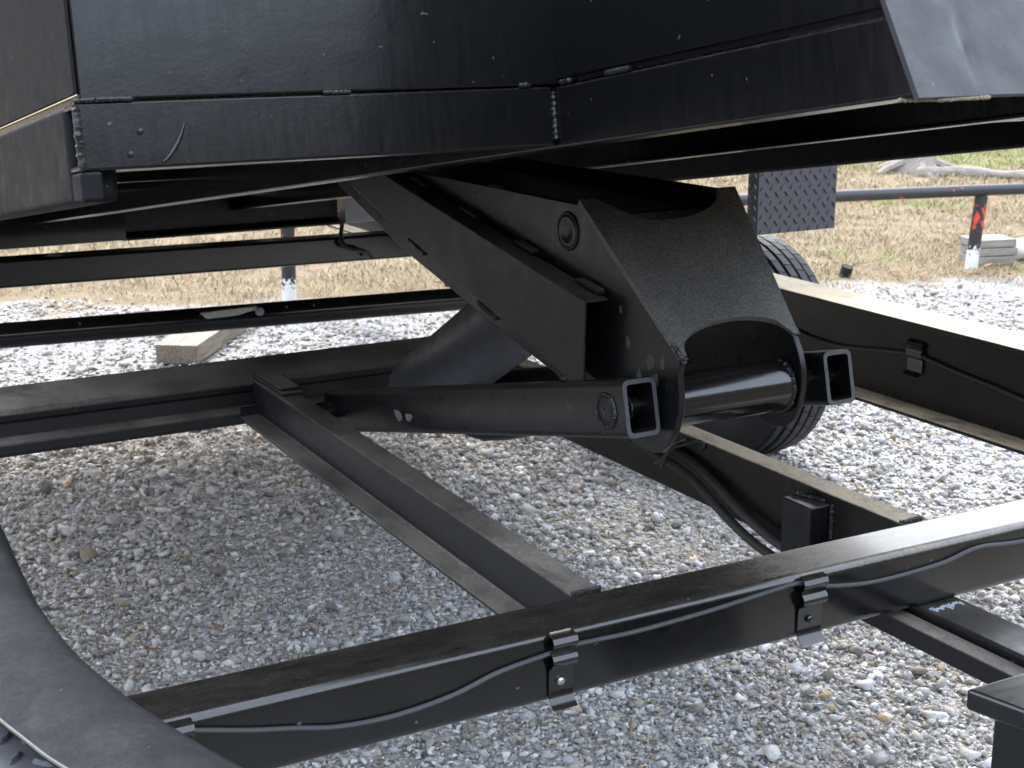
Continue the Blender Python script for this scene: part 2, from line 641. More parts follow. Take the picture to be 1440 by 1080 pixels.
def scatter_stones():
    shapes = stone_shapes(36)
    X, Y, S = [], [], []

    def add(n, d0, d1, half, med, sig, lo, hi):
        x, y, d = wedge_points(n, d0, d1, half)
        s = np.clip(np.exp(rng.normal(math.log(med), sig, n)), lo, hi)
        X.append(x); Y.append(y); S.append(s)
    hf = R(30)
    add(66000, 2.1, 4.2, hf, 0.0068, 0.46, 0.0030, 0.034)
    add(52000, 4.2, 6.2, hf, 0.0090, 0.44, 0.0045, 0.034)
    add(34000, 6.2, 9.6, hf, 0.0120, 0.38, 0.007, 0.034)
    add(1900, 2.2, 6.0, hf, 0.018, 0.30, 0.012, 0.042)
    x = np.concatenate(X); y = np.concatenate(Y); s = np.concatenate(S)
    # lawn edge: stones thin out
    e = s_of(x, y) + 0.35 * np.sin(2.3 * x + y) + 0.25 * np.sin(5.1 * x - 2.2 * y) + rng.normal(0, 0.16, len(x))
    keep = e < -0.22
    # patches of fines: drop part of the larger stones there
    patch = np.sin(2.9 * x + 1.7 * y) * np.sin(1.9 * y - 2.3 * x + 1)
    keep &= ~((patch > 0.45) & (s > 0.010) & (rng.random(len(x)) < 0.6))
    x, y, s, patch = x[keep], y[keep], s[keep], patch[keep]
    n = len(x)
    pal = np.array([(0.285, 0.29, 0.295), (0.24, 0.235, 0.225), (0.34, 0.345, 0.35), (0.19, 0.175, 0.155), (0.52, 0.52, 0.51), (0.37, 0.30, 0.205), (0.27, 0.235, 0.19), (0.36, 0.37, 0.39)])
    pr = np.array([0.25, 0.20, 0.19, 0.11, 0.075, 0.012, 0.055, 0.09])
    c = pal[rng.choice(len(pal), n, p=pr / pr.sum())] * rng.choice([1.1, 1.35, 1.6, 1.85, 2.2], n, p=[.14, .29, .32, .16, .09])[:, None] * rng.uniform(0.9, 1.1, (n, 1))
    brown = np.clip(0.5 + 0.5 * np.sin(1.3 * x - 0.9 * y + 2.1) * np.sin(1.1 * y + 0.7 * x), 0, 1)[:, None]
    warm = np.clip((y - 1.35 * x - 1.2) * 0.9, 0, 1)[:, None] * 0.22      # dirtier towards the left of the yard
    c = c * (1 - 0.18 * brown * np.array([0.2, 0.6, 1.0]))
    c = np.minimum(c, 0.72)
    c = c * (1 - warm * np.array([0.18, 0.38, 0.62]))
    which = rng.integers(0, len(shapes), n)
    az = rng.uniform(0, 2 * np.pi, n)
    t1 = rng.normal(0, 0.28, n); t2 = rng.normal(0, 0.28, n)
    ca, sa = np.cos(az), np.sin(az)
    c1, s1 = np.cos(t1), np.sin(t1)
    c2, s2 = np.cos(t2), np.sin(t2)
    Rz = np.zeros((n, 3, 3)); Rz[:, 0, 0] = ca; Rz[:, 0, 1] = -sa; Rz[:, 1, 0] = sa; Rz[:, 1, 1] = ca; Rz[:, 2, 2] = 1
    Rx = np.zeros((n, 3, 3)); Rx[:, 0, 0] = 1; Rx[:, 1, 1] = c1; Rx[:, 1, 2] = -s1; Rx[:, 2, 1] = s1; Rx[:, 2, 2] = c1
    Ry = np.zeros((n, 3, 3)); Ry[:, 1, 1] = 1; Ry[:, 0, 0] = c2; Ry[:, 0, 2] = s2; Ry[:, 2, 0] = -s2; Ry[:, 2, 2] = c2
    RM = Ry @ Rx @ Rz
    pos = np.stack([x, y, gz(x, y) + s * rng.uniform(0.05, 0.5, n)], 1)
    Vs, Fs, Ts = [], [], []
    base = 0
    for k, (V, F) in enumerate(shapes):
        idx = np.where(which == k)[0]
        if not len(idx):
            continue
        P = np.einsum('nij,vj->nvi', RM[idx], V) * s[idx][:, None, None] + pos[idx][:, None, :]
        off = base + np.arange(len(idx)) * len(V)
        Fs.append((F[None, :, :] + off[:, None, None]).reshape(-1, 3))
        Vs.append(P.reshape(-1, 3))
        Ts.append(np.repeat(c[idx], len(V), 0))
        base += len(idx) * len(V)
    V = np.concatenate(Vs); F = np.concatenate(Fs); T = np.concatenate(Ts)
    o = mesh_from_arrays('gravel', V, F.ravel(), np.full(len(F), 3), T, 'stone')
    setp(o, 'loose grey crushed limestone gravel covering the yard', 'gravel', kind='stuff')


scatter_stones()


def scatter_grass():
    x, y, d = wedge_points(430000, 6.6, 18.0, R(29))
    e = s_of(x, y) + 0.35 * np.sin(2.3 * x + y) + 0.25 * np.sin(5.1 * x - 2.2 * y) + rng.normal(0, 0.25, len(x))
    clump = np.sin(9.0 * x + 3 * np.sin(4 * y)) * np.sin(8.3 * y + 2.5 * np.sin(5 * x))
    k = (e > -0.08) & ((clump > -0.5) | (rng.random(len(x)) < 0.4))
    x, y, d, clump, e = x[k], y[k], d[k], clump[k], e[k]
    n = len(x)
    L = rng.uniform(0.04, 0.11, n) * (0.8 + 0.35 * clump) * np.clip(0.4 + e, 0.4, 1)
    w = rng.uniform(0.0010, 0.0022, n) * (d / 8.0) ** 0.8
    az = rng.uniform(0, 2 * np.pi, n)
    lean = rng.uniform(0.75, 1.45, n)
    dx, dy = np.cos(az) * np.sin(lean), np.sin(az) * np.sin(lean)
    dz = np.cos(lean)
    px, py = -np.sin(az), np.cos(az)
    z0 = np.full(n, -0.012)
    b0 = np.stack([x - px * w, y - py * w, z0], 1); b1 = np.stack([x + px * w, y + py * w, z0], 1)
    mx, my, mz = x + dx * L * .55, y + dy * L * .55, z0 + (dz * .55 + 0.16) * L
    m0 = np.stack([mx - px * w * .8, my - py * w * .8, mz], 1); m1 = np.stack([mx + px * w * .8, my + py * w * .8, mz], 1)
    tp = np.stack([x + dx * L, y + dy * L, z0 + np.maximum(dz * 0.9, 0.03) * L], 1)
    V = np.stack([b0, b1, m0, m1, tp], 1).reshape(-1, 3)
    o5 = np.arange(n)[:, None] * 5
    quads = np.concatenate([o5 + 0, o5 + 1, o5 + 3, o5 + 2], 1)
    tris = np.concatenate([o5 + 2, o5 + 3, o5 + 4], 1)
    loops = np.concatenate([quads.ravel(), tris.ravel()])
    sizes = np.concatenate([np.full(n, 4), np.full(n, 3)])
    pal = 0.85 * np.array([(0.50, 0.40, 0.25), (0.60, 0.49, 0.31), (0.42, 0.30, 0.16), (0.34, 0.225, 0.12), (0.68, 0.58, 0.40)]) * 0.72
    c = pal[rng.choice(5, n, p=[.34, .27, .2, .08, .11])] * rng.uniform(0.8, 1.15, (n, 1))
    gp = np.sin(1.7 * x + 0.6 * np.sin(2 * y)) * np.sin(1.45 * y + 1.2) + 0.4 * np.sin(4.3 * x + 3.3 * y)
    far_green = ((x > 10.3) & (y > 10.2) & (np.sin(1.3 * x) > -0.3))
    gm = ((gp > 1.0) & (rng.random(n) < 0.45)) | (far_green & (rng.random(n) < 0.5))
    c[gm] = np.array([0.20, 0.27, 0.055]) * rng.uniform(0.7, 1.3, (gm.sum(), 1))
    T = np.repeat(c, 5, 0)
    o = mesh_from_arrays('lawn_grass', V, loops, sizes, T, 'blade')
    setp(o, 'dry tan winter grass with a few green tufts beyond the gravel', 'grass', kind='stuff')


scatter_grass()


def scatter_leaves():
    bm = bmesh.new()
    pts = []
    for _ in range(150):
        d = random.uniform(7.2, 13); a = R(29.4) + random.uniform(-R(19), R(19))
        pts.append((d * math.sin(a), d * math.cos(a)))
    for cx, cy, n in ((6.6, 6.25, 14), (6.2, 6.45, 12), (7.0, 6.1, 8), (5.6, 6.9, 8)):
        for _ in range(n):
            pts.append((random.gauss(cx, 0.10), random.gauss(cy, 0.08)))
    for _ in range(45):
        d = random.uniform(2.7, 6.5); a = R(29.4) + random.uniform(-R(19), R(19))
        pts.append((d * math.sin(a), d * math.cos(a)))
    for qi, (x, y) in enumerate(pts):
        near = s_of(x, y) < -0.5
        if near and qi < 150:
            continue
        a = random.uniform(0, 6.28); L = random.uniform(0.02, 0.045) * (.45 if near else 1); W = L * random.uniform(.35, .6) * (.35 if near else 1)
        u = Vector((math.cos(a), math.sin(a), random.uniform(-.3, .3))); v = Vector((-math.sin(a), math.cos(a), random.uniform(-.4, .4)))
        c = Vector((x, y, 0.02 + random.uniform(0, .02)))
        q = [c - u * L, c - u * L * .2 + v * W, c + u * L, c - u * L * .1 - v * W]
        m = c + Vector((0, 0, 0.006))
        vs = [bm.verts.new(p) for p in q]; mv = bm.verts.new(m)
        for i in range(4):
            bm.faces.new((vs[i], vs[(i + 1) % 4], mv))
    setp(obj('fallen_leaves', bm, 'leaf'), 'scattered brown dead leaves lying on the dry grass and gravel edge', 'leaves', kind='stuff')


scatter_leaves()

# ------------------------------------------------------------------ the dump trailer
T = empty('dump_trailer', (1.56, 3.4, 0))
setp(T, 'black steel dump trailer with its bed raised on a scissor hoist over open frame rails', 'trailer')
TI = Matrix.Translation(-Vector(T.location))


def part(name, bm, mat, parent=None, bevel=0.0, **k):
    """part modelled in yard coordinates and hung on the trailer (or on one of its parts)"""
    if parent is None or parent is T:
        bm.transform(TI)
        o = obj(name, bm, mat, T, bevel, **k)
    else:
        o = obj(name, bm, mat, parent, bevel, **k)
    return o


class W:
    """yard coordinates for children of parts: parts keep the trailer's origin"""


def sub(name, bm, mat, parent, bevel=0.0, **k):
    bm.transform(TI)
    return obj(name, bm, mat, parent, bevel, **k)


def wpart(name, pts, r, parent=None, mat='weld'):
    off = Vector(T.location)
    return weld(name, [Vector(p) - off for p in pts], r, parent or T, mat)


# --- front crossmember (box tube, rounded edges)
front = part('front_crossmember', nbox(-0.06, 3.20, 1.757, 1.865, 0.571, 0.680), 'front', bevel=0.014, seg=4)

# cable on its face and the strap clips that hold it
wire = [(0.10, 0.668), (0.30, 0.672), (0.482, 0.668), (0.523, 0.661), (0.60, 0.642), (0.660, 0.630), (0.722, 0.617), (0.805, 0.613), (0.893, 0.622), (0.965, 0.640), (1.048, 0.650), (1.089, 0.655), (1.2, 0.653), (1.33, 0.658), (1.439, 0.666), (1.505, 0.669), (1.553, 0.655), (1.63, 0.643), (1.705, 0.640), (1.815, 0.645), (1.895, 0.658), (2.00, 0.650), (2.2, 0.648), (2.5, 0.655)]
cab = part('wiring_cable', ntube(catmull([(x, 1.7530, z) for x, z in wire], 5), 0.0038, 8), 'cable')


def strap_clip(x0, x1, name='cable_clip'):
    y = 1.7565
    prof = [(y - .002, .679), (y - .014, .675), (y - .0175, .668), (y - .0155, .661), (y - .0105, .656), (y - .0105, .650), (y - .0155, .646), (y - .0175, .639), (y - .0135, .631), (y - .006, .626), (y - .004, .618), (y - .003, .590), (y - .003, .582), (y - .011, .571), (y - .018, .566)]
    th = 0.0022
    back = [(a + th, b - 0.0004) for a, b in prof][::-1]
    o = part(name, nprism(prof + back, 'x', x0, x1), 'gloss')
    c = ((x0 + x1) / 2 - 0.002, y - 0.0045, 0.604)
    sub('screw', nlathe([(0, .0062), (0.0028, .0060), (0.0042, .0040), (0.0050, .0012)], c, (0, -1, 0), 12), 'zinc' if x0 < 1.3 else 'gloss', o)
    return o


strap_clip(0.487, 0.521)
strap_clip(1.049, 1.090)
strap_clip(1.508, 1.556)
wpart('rust_chip', [(1.052, 1.7555, 0.6795), (1.086, 1.7555, 0.6795)], 0.002, front, 'tan_plate')

# --- tongue and tool box in front of it
tng = part('tongue_rail', nbox(1.776, 1.868, -0.30, 1.83, 0.505, 0.5705), 'paint', bevel=0.006, seg=3)
part('tongue_brace', nbox(1.735, 1.7745, 1.35, 2.10, 0.520, 0.555), 'dusty', bevel=0.003)
bm = bmesh.new()
for k in range(9):
    x = 1.786 + k * 0.0075
    tube(bm, [(x, 1.748 - random.uniform(0, .008), .5712), (x + .004, 1.738 + random.uniform(-.012, .004), .5716), (x + .007, 1.748 - random.uniform(0, .006), .5712)], 0.0014, 6)
bm.transform(TI)
obj('chipped_weld', bm, 'pale_plate', tng)

lid_poly = [(1.436, 1.330), (1.560, 0.760), (2.02, 0.760), (2.02, 1.330)]
tb = part('tool_box', nprism([(1.466, 1.306), (1.585, 0.79), (1.765, 0.79), (1.765, 1.306)], 'z', 0.33, 0.651), 'gloss', bevel=0.004)
sub('lid', nprism(lid_poly, 'z', 0.6505, 0.681), 'gloss', tb, bevel=0.006, seg=3)

# --- crossmember behind the hoist pivots: top flange, web, bottom flange
def channel_x(name, y0, y1, ztop, zbot, mat, x0=-0.06, x1=3.03, web=0.45, th=0.010, **k):
    yw = y0 + (y1 - y0) * web
    prof = [(y0, ztop), (y1, ztop), (y1, ztop - th), (yw + th, ztop - th), (yw + th, zbot + th), (y1, zbot + th), (y1, zbot), (y0, zbot), (y0, zbot + th), (yw, zbot + th), (yw, ztop - th), (y0, ztop - th)]
    return part(name, nprism(prof, 'x', x0, x1), mat, **k)


prof = [(3.385, .668), (3.397, .6795), (3.61, .6795), (3.61, .668), (3.44, .664), (3.425, .650), (3.425, .600), (3.61, .592), (3.61, .576), (3.375, .576), (3.368, .583), (3.368, .606), (3.376, .611), (3.398, .613), (3.400, .648), (3.390, .652)]
part('rear_pivot_crossmember', nprism(prof, 'x', -0.06, 1.90), 'dusty', bevel=0.004, seg=2)

# pipe crossmember and tube crossmember further back
off = Vector(T.location)
pipe = part('pipe_crossmember', ntube([(-0.06, 4.265, 0.681), (0.8, 4.17, 0.680), (2.07, 4.03, 0.679), (3.03, 3.925, 0.680)], 0.0345, 24), 'gloss')
mk = part('marker_strip', nprism([(1.300, .708), (1.318, .689), (1.456, .690), (1.466, .700), (1.466, .711)], 'y', 4.070, 4.082), 'plastic', bevel=0.002)
sub('marker_stud', nlathe([(0, .012), (.010, .012), (.016, .007)], (1.470, 4.068, .695), (0, -1, .3), 14), 'pale_plate', mk)
for x in (0.98, 1.55, 1.63):
    part('paint_chip', nlathe([(0, .004), (.003, .003)], (x, 4.148 - (x - 1) * .111 - .026, .701), (0, -.7, .7), 8), 'mud')
tube_bm = nbox(-0.06, 3.03, 4.93, 5.02, 0.664, 0.755)
for v in tube_bm.verts:
    v.co.z += -.012 * (v.co.x - 1.2)
tub2 = part('tube_crossmember', tube_bm, 'gloss', bevel=0.010, seg=3)
tub2.rotation_euler = (0, 0, 0)
br = part('hinge_bracket', nbox(2.18, 2.29, 4.30, 4.312, 0.66, 0.79), 'tan_plate', bevel=0.004)
sub('bracket_hole', nlathe([(0, .016), (.006, .016), (.010, .009)], (2.235, 4.30, .742), (0, -1, 0), 12), 'dark', br)  # dark disc painted for the shade inside the bolt hole
part('loose_cable', ntube(catmull([(2.10, 4.93, .80), (2.085, 4.91, .74), (2.10, 4.885, .71), (2.16, 4.885, .695), (2.19, 4.89, .668)], 6), 0.008, 8), 'cable')

# --- subframe stringers
SKEW = .047 / 1.53                      # this stringer runs a little out of square
prof = [(1.202, .6785), (1.258, .6785), (1.258, .667), (1.216, .665), (1.2145, .660), (1.2145, .592), (1.158, .592), (1.158, .600), (1.2025, .602)]
bm = nprism(prof, 'y', 1.8665, 3.395)
for v in bm.verts:
    v.co.x -= SKEW * (3.395 - v.co.y)
sl = part('stringer', bm, 'dusty', bevel=0.003)
for yy0, yy1, z in ((3.20, 3.40, .6785), (3.22, 3.40, .6865)):
    sub('shim_plate', nbox(1.206, 1.256, yy0, yy1, z, z + .0075), 'dusty', sl, bevel=0.002)
sub('end_gusset', nbox(1.160, 1.2015, 3.360, 3.367, .6005, .624), 'dusty', sl)
wpart('weld_bead', [(1.155, 1.868, .680), (1.211, 1.868, .680)], .0035, sl)
prof = [(1.826, .6785), (1.879, .6785), (1.879, .667), (1.842, .665), (1.837, .660), (1.837, .560), (1.879, .556), (1.879, .545), (1.826, .545)]
sr = part('stringer', nprism(prof, 'y', 1.8665, 3.395), 'glare_dust', bevel=0.003)
wpart('weld_bead', [(1.826, 1.868, .680), (1.879, 1.868, .680)], .0035, sr)
wpart('weld_bead', [(1.836, 1.869, .679), (1.879, 1.874, .6795)], .003, sr)
tab = part('stop_tab', nbox(1.776, 1.8255, 2.045, 2.125, .545, .660), 'paint', bevel=0.003)
wpart('weld_bead', [(1.8235, 2.040, .662), (1.8235, 2.040, .575)], .0055, tab)
wpart('weld_bead', [(1.800, 2.127, .663), (1.8235, 2.060, .663)], .005, tab)

# --- main rails (I section) with cable and clip on the web
def main_rail(x0, x1):
    xm = (x0 + x1) / 2
    t = 0.006
    prof = [(x0, .680), (x1, .680), (x1, .669), (xm + t, .666), (xm + t, .420), (x1, .416), (x1, .405), (x0, .405), (x0, .416), (xm - t, .420), (xm - t, .666), (x0, .669)]
    return part('main_rail', nprism(prof, 'y', -0.2 if x0 < 1 else 1.45, 7.4), 'glare_dust', bevel=0.002)


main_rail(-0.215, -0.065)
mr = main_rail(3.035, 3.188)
k = 3.098 / 3.03
pts = [(3.595, .563), (3.495, .554), (3.383, .556), (3.218, .578), (3.09, .592), (3.035, .589), (2.914, .575), (2.786, .564), (2.688, .553), (2.4, .54), (2.0, .55)]
pts = [(3.9, .60)] + pts
part('wiring_cable', ntube(catmull([(3.098, y * k, CAM_H - (CAM_H - z) * k) for y, z in pts], 5), 0.0055, 8), 'cable')
cl = [(3.104, .612), (3.094, .606), (3.090, .596), (3.096, .586), (3.090, .578), (3.092, .566), (3.100, .556), (3.098, .520), (3.082, .510)]
cb = [(a + .003, b - .001) for a, b in cl][::-1]
part('cable_clip', nprism(cl + cb, 'y', 3.125, 3.185), 'gloss')

# --- wheel under the right fender
def make_wheel(cx0, cx1, cy, cz, rad):
    w = cx1 - cx0
    xm = (cx0 + cx1) / 2
    prof = [(-w * .36, rad * .56), (-w * .46, rad * .64), (-w * .5, rad * .78), (-w * .47, rad * .92), (-w * .42, rad * .975)]
    ribs = 5
    tw = w * .84
    for i in range(ribs):
        a = -tw / 2 + tw * i / ribs + 0.004
        b = -tw / 2 + tw * (i + 1) / ribs - 0.004
        ra = rad * (1 - 0.018 * abs((i - 2) / 2) ** 2)
        prof += [(a - .001, ra - .011), (a, ra), (b, ra), (b + .001, ra - .011)]
    prof += [(w * .42, rad * .975), (w * .47, rad * .92), (w * .5, rad * .78), (w * .46, rad * .64), (w * .36, rad * .56)]
    bm = bmesh.new()
    lathe(bm, prof, (xm, cy, cz), (1, 0, 0), 72)
    ty = part('wheel', bm, 'rubber')
    # sipes across the ribs: raised lugs between cuts
    bm = bmesh.new()
    for i in range(ribs):
        a = xm - tw / 2 + tw * i / ribs + .006
        b = xm - tw / 2 + tw * (i + 1) / ribs - .006
        r0 = rad * (1 - 0.018 * abs((i - 2) / 2) ** 2)
        n = 46
        for q in range(n):
            t0 = 2 * math.pi * (q + .025 + .5 * (i % 2)) / n
            t1 = 2 * math.pi * (q + .955 + .5 * (i % 2)) / n
            vs = []
            for rr in (r0 - .002, r0 + .004):
                for tt in (t0, t1):
                    for xx, sh in ((a, 0), (b, .02)):
                        vs.append(bm.verts.new((xx, cy + rr * math.cos(tt + sh), cz + rr * math.sin(tt + sh))))
            for f in ((4, 5, 7, 6), (0, 4, 6, 2), (1, 3, 7, 5), (0, 1, 5, 4), (2, 6, 7, 3)):
                bm.faces.new([vs[j] for j in f])
    sub('tread_block', bm, 'rubber', ty)['kind'] = 'stuff'
    sub('rim', nlathe([(-w * .30, rad * .55), (-w * .36, rad * .57), (-w * .34, rad * .50), (-w * .1, rad * .46), (-w * .05, rad * .18), (-w * .12, rad * .14), (w * .3, rad * .14)], (xm, cy, cz), (1, 0, 0), 32), 'gloss', ty)
    return ty


make_wheel(3.20, 3.43, 4.225, 0.362, 0.392)
make_wheel(3.215, 3.445, 5.14, 0.372, 0.402)
part('axle_stub', ntube([(3.05, 4.20, .372), (3.25, 4.20, .372)], .045, 16), 'paint')

# --- tread plate fender over it
bm = bmesh.new()
prism(bm, [(3.90, .812), (3.90, 1.06), (5.75, 1.06), (5.75, .812), (5.742, .812), (5.742, 1.052), (3.908, 1.052), (3.908, .812)], 'x', 3.105, 3.428)
box(bm, 3.1045, 3.110, 3.909, 3.955, .818, 1.050)
fd = part('wheel_fender', bm, 'tread')
bm = bmesh.new()
prism(bm, [(3.957, 1.020), (3.957, 1.051), (5.70, 1.051), (5.70, 1.020)], 'x', 3.097, 3.1045)
sub('fender_skirt', bm, 'tread', fd)


def lug(bm, c, u, v, n, L, Wd, h):
    """one raised lozenge of tread plate"""
    c, u, v, n = Vector(c), Vector(u), Vector(v), Vector(n)
    ring = []
    for t in range(8):
        a = t / 8 * 2 * math.pi
        ring.append(bm.verts.new(c + u * L * math.cos(a) + v * Wd * math.sin(a)))
    top = [bm.verts.new(c + n * h + u * L * .62 * math.cos(a) + v * Wd * .45 * math.sin(a)) for a in [t / 4 * 2 * math.pi for t in range(4)]]
    for i in range(4):
        bm.faces.new((ring[2 * i], ring[2 * i + 1], top[i]))
        bm.faces.new((ring[2 * i + 1], ring[(2 * i + 2) % 8], top[(i + 1) % 4], top[i]))
    bm.faces.new(top)


def tread_pattern(bm, origin, ex, ey, n, w, h, pitch, height):
    o, ex, ey, n = Vector(origin), Vector(ex), Vector(ey), Vector(n)
    d1 = (ex * .8 + ey).normalized(); d2 = (ex * .8 - ey).normalized()
    py = pitch * .58
    for j in range(int(h / py) + 1):
        for i in range(int(w / pitch) + 2):
            uu = pitch * (i + .30 + .5 * (j % 2)); vv = py * (j + .45)
            if uu > w - pitch * .2 or vv > h - pitch * .22 or uu < pitch * .2:
                continue
            a, b = (d1, d2) if j % 2 == 0 else (d2, d1)
            lug(bm, o + ex * uu + ey * vv, a, b, n, pitch * .33, pitch * .105, height)


bm = bmesh.new()
tread_pattern(bm, (3.107, 3.8995, .813), (1, 0, 0), (0, 0, 1), (0, -1, 0), .32, .247, .0400, .0055)
sub('tread_lug', bm, 'tread', fd)['kind'] = 'stuff'
bm = bmesh.new()
tread_pattern(bm, (3.1043, 3.905, .82), (0, 1, 0), (0, 0, 1), (-1, 0, 0), .052, .22, .0300, .0050)
sub('tread_lug', bm, 'tread', fd)['kind'] = 'stuff'

# --- scissor hoist
ARM_LEN = [(1.978, 0.9225), (3.235, 0.620)]
HZ = 0.0470


def hoist_arm(x0, x1, name='hoist_arm'):
    (ya, za), (yb, zb) = ARM_LEN
    d = Vector((0, yb - ya, zb - za)); L = d.length; d.normalize()
    nrm = Vector((0, -d.z, d.y))
    if nrm.z < 0: nrm = -nrm
    t = .0075; c = .010
    xs0, xs1 = x0, x1
    def rrect(a0, a1, h, r):
        q = []
        for cx_, cz_, s0 in ((a0 + r, -h + r, 180), (a1 - r, -h + r, 270), (a1 - r, h - r, 0), (a0 + r, h - r, 90)):
            for i in range(5):
                a = R(s0 + 90 * i / 4)
                q.append((cx_ + r * math.cos(a), cz_ + r * math.sin(a)))
        return q
    outer = rrect(xs0, xs1, HZ, .011)
    inner = rrect(xs0 + t, xs1 - t, HZ - t, .006)
    bm = bmesh.new()
    o = Vector((0, ya, za))

    def ring(poly, s):
        return [bm.verts.new(o + d * s + nrm * w + Vector((x, 0, 0))) for x, w in poly]
    # the open end is cut square to the arm
    oa, ob = ring(outer, 0), ring(outer, L)
    ia, ib = ring(inner, 0), ring(inner, L)
    n = len(outer)
    for q in range(n):
        j = (q + 1) % n
        bm.faces.new((oa[q], oa[j], ob[j], ob[q]))
        bm.faces.new((ia[j], ia[q], ib[q], ib[j]))
        f = bm.faces.new((oa[j], oa[q], ia[q], ia[j])); f.material_index = 1
        f = bm.faces.new((ob[q], ob[j], ib[j], ib[q])); f.material_index = 1
    return part(name, bm, ['paint', 'cut'])


SH = (2.032, 0.9085)
a1 = hoist_arm(1.322, 1.386)
a2 = hoist_arm(1.737, 1.799)
# pivot pin plug welded through the arm's outer face
sub('pin_plug', nlathe([(0, .026), (.002, .0255), (.003, .024), (.003, .006), (.0015, .005)], (1.3225, SH[0], SH[1]), (-1, 0, 0), 28), 'paint', a1)
off = Vector(T.location)
ringp = [Vector((1.3215, SH[0] + .0275 * math.cos(t), SH[1] + .0275 * math.sin(t))) - off for t in [i / 20 * 2 * math.pi for i in range(21)]]
weld('weld_bead', ringp, .0045, a1)
for dy, dz, r in ((0.80, -.206, .021), (0.745, -.196, .018)):
    bm = bmesh.new()
    for _ in range(11):
        bm.verts.new(Vector((1.3215 + random.uniform(-.004, .0005), SH[0] + dy + random.uniform(-r, r), SH[1] + dz + random.uniform(-r * .6, r * .9))))
    bmesh.ops.convex_hull(bm, input=bm.verts[:])
    sub('mud_clod', bm, 'mud', a1)

sh = part('pivot_shaft', nlathe([(1.324, .0165), (1.388, .0165), (1.389, .026), (1.412, .026), (1.414, .0455), (1.681, .0455), (1.683, .026), (1.737, .026), (1.738, .0165), (1.797, .0165)], (0, SH[0], SH[1]), (1, 0, 0), 36), 'gloss')
for xx, rr in ((1.3965, .042), (1.4225, .050), (1.676, .051), (1.360, .021), (1.775, .021)):
    rp = [Vector((xx, SH[0] + rr * .86 * math.cos(t), SH[1] + rr * .86 * math.sin(t))) - off for t in [i / 22 * 2 * math.pi for i in range(23)]]
    weld('weld_bead', rp, .006 if rr > .03 else .004, sh)
sub('grease_fitting', nlathe([(0, .005), (.004, .0055), (.009, .003)], (1.535, SH[0] - .036, SH[1] - .012), (0, -1, -.3), 10), 'weld', sh)


def arc(c, r, a0, a1, n):
    return [(c[0] + r * math.cos(R(a0 + (a1 - a0) * i / n)), c[1] + r * math.sin(R(a0 + (a1 - a0) * i / n))) for i in range(n + 1)]


side_poly = [(2.247, 1.216), (3.36, 1.206), (3.30, 1.14), (2.95, 1.035), (2.45, .925), (2.16, .868), (2.06, .833), (2.015, .831), (1.985, .838), (1.962, .858), (1.946, .886), (1.937, .915), (1.936, .945), (1.942, .975), (1.938, 1.004)]


side_poly_r = [(2.200, 1.228), (3.36, 1.212), (3.30, 1.14), (2.95, 1.035), (2.45, .925), (2.17, .868), (2.085, .833), (2.045, .828), (2.018, .834), (1.998, .853), (1.984, .882), (1.978, .912), (1.979, .945), (1.990, .972), (2.006, .998)]


def side_plate(x0, x1, poly):
    return part('hoist_side_plate', nprism(poly, 'x', x0, x1), 'paint', bevel=0.002)


spl = side_plate(1.398, 1.410, side_poly)
spr = side_plate(1.684, 1.696, side_poly_r)
sub('pivot_collar', nlathe([(0, .030), (.001, .041), (.006, .043), (.010, .041)], (1.3875, SH[0], SH[1]), (1, 0, 0), 32), 'paint', spl)
# pin boss high on the left plate
sub('pin_boss', nlathe([(0, .031), (.003, .031), (.005, .028), (.005, .020), (.004, .018)], (1.398, 2.279, 1.166), (-1, 0, 0), 28), 'paint', spl)
rp = [Vector((1.397, 2.279 + .0315 * math.cos(t), 1.166 + .0315 * math.sin(t))) - off for t in [i / 24 * 2 * math.pi for i in range(25)]]
weld('weld_bead', rp, .0035, spl)
wpart('weld_bead', [(1.404, 1.934, 1.004), (1.404, 1.955, .985)], .006, spl)
wpart('weld_bead', [(1.406, 2.254, 1.220), (1.425, 2.256, 1.221)], .006, spl)
wpart('weld_bead', [(1.404, 2.53, 1.214), (1.404, 2.58, 1.2135)], .005, spl)
for y, z, r in ((2.085, 1.005, .010), (2.02, .985, .012), (1.985, .99, .009), (2.05, .955, .008), (2.11, 1.055, .006), (2.005, .955, .010), (2.08, .93, .007)):
    bm = bmesh.new()
    pts2 = [(y + r * random.uniform(.5, 1.1) * math.cos(t), z + r * 1.5 * random.uniform(.5, 1.1) * math.sin(t)) for t in [i / 9 * 6.283 for i in range(9)]]
    prism(bm, pts2, 'x', 1.3975, 1.3985)
    sub('grease_smear', bm, 'smear', spl)

# sloping face plate with its two half-round cut-outs
fp_top_l, fp_bot_l = Vector((1.398, 2.247, 1.221)), Vector((1.398, 1.938, 1.008))
fw = .298
fl = (fp_top_l - fp_bot_l).length
ev = (fp_top_l - fp_bot_l).normalized()
en = Vector((0, -ev.z, ev.y))


def notch(x0, x1, base, sag, sgn, n=18):
    c = (x0 + x1) / 2; hw = (x1 - x0) / 2
    out = []
    for i in range(n + 1):
        t = i / n
        a = math.pi * t
        out.append((c - hw * math.cos(a) * (1 if sgn else 1), base + (sag if sgn > 0 else -sag) * math.sin(a)))
    return out


poly = [(0, 0)] + notch(.014, .288, 0.0, .062, 1) + [(fw, 0), (fw, fl)] + notch(.030, .262, fl, .068, -1)[::-1] + [(0, fl)]
bm = bmesh.new()
fr_b, fr_t = Vector((0, .070, -.008)), Vector((0, -.047, .011))     # the right edge sits a little flatter


def fpt(u, v, w):
    return fp_bot_l + Vector((u, 0, 0)) + ev * v + en * w + fr_b.lerp(fr_t, v / fl) * (u / fw)


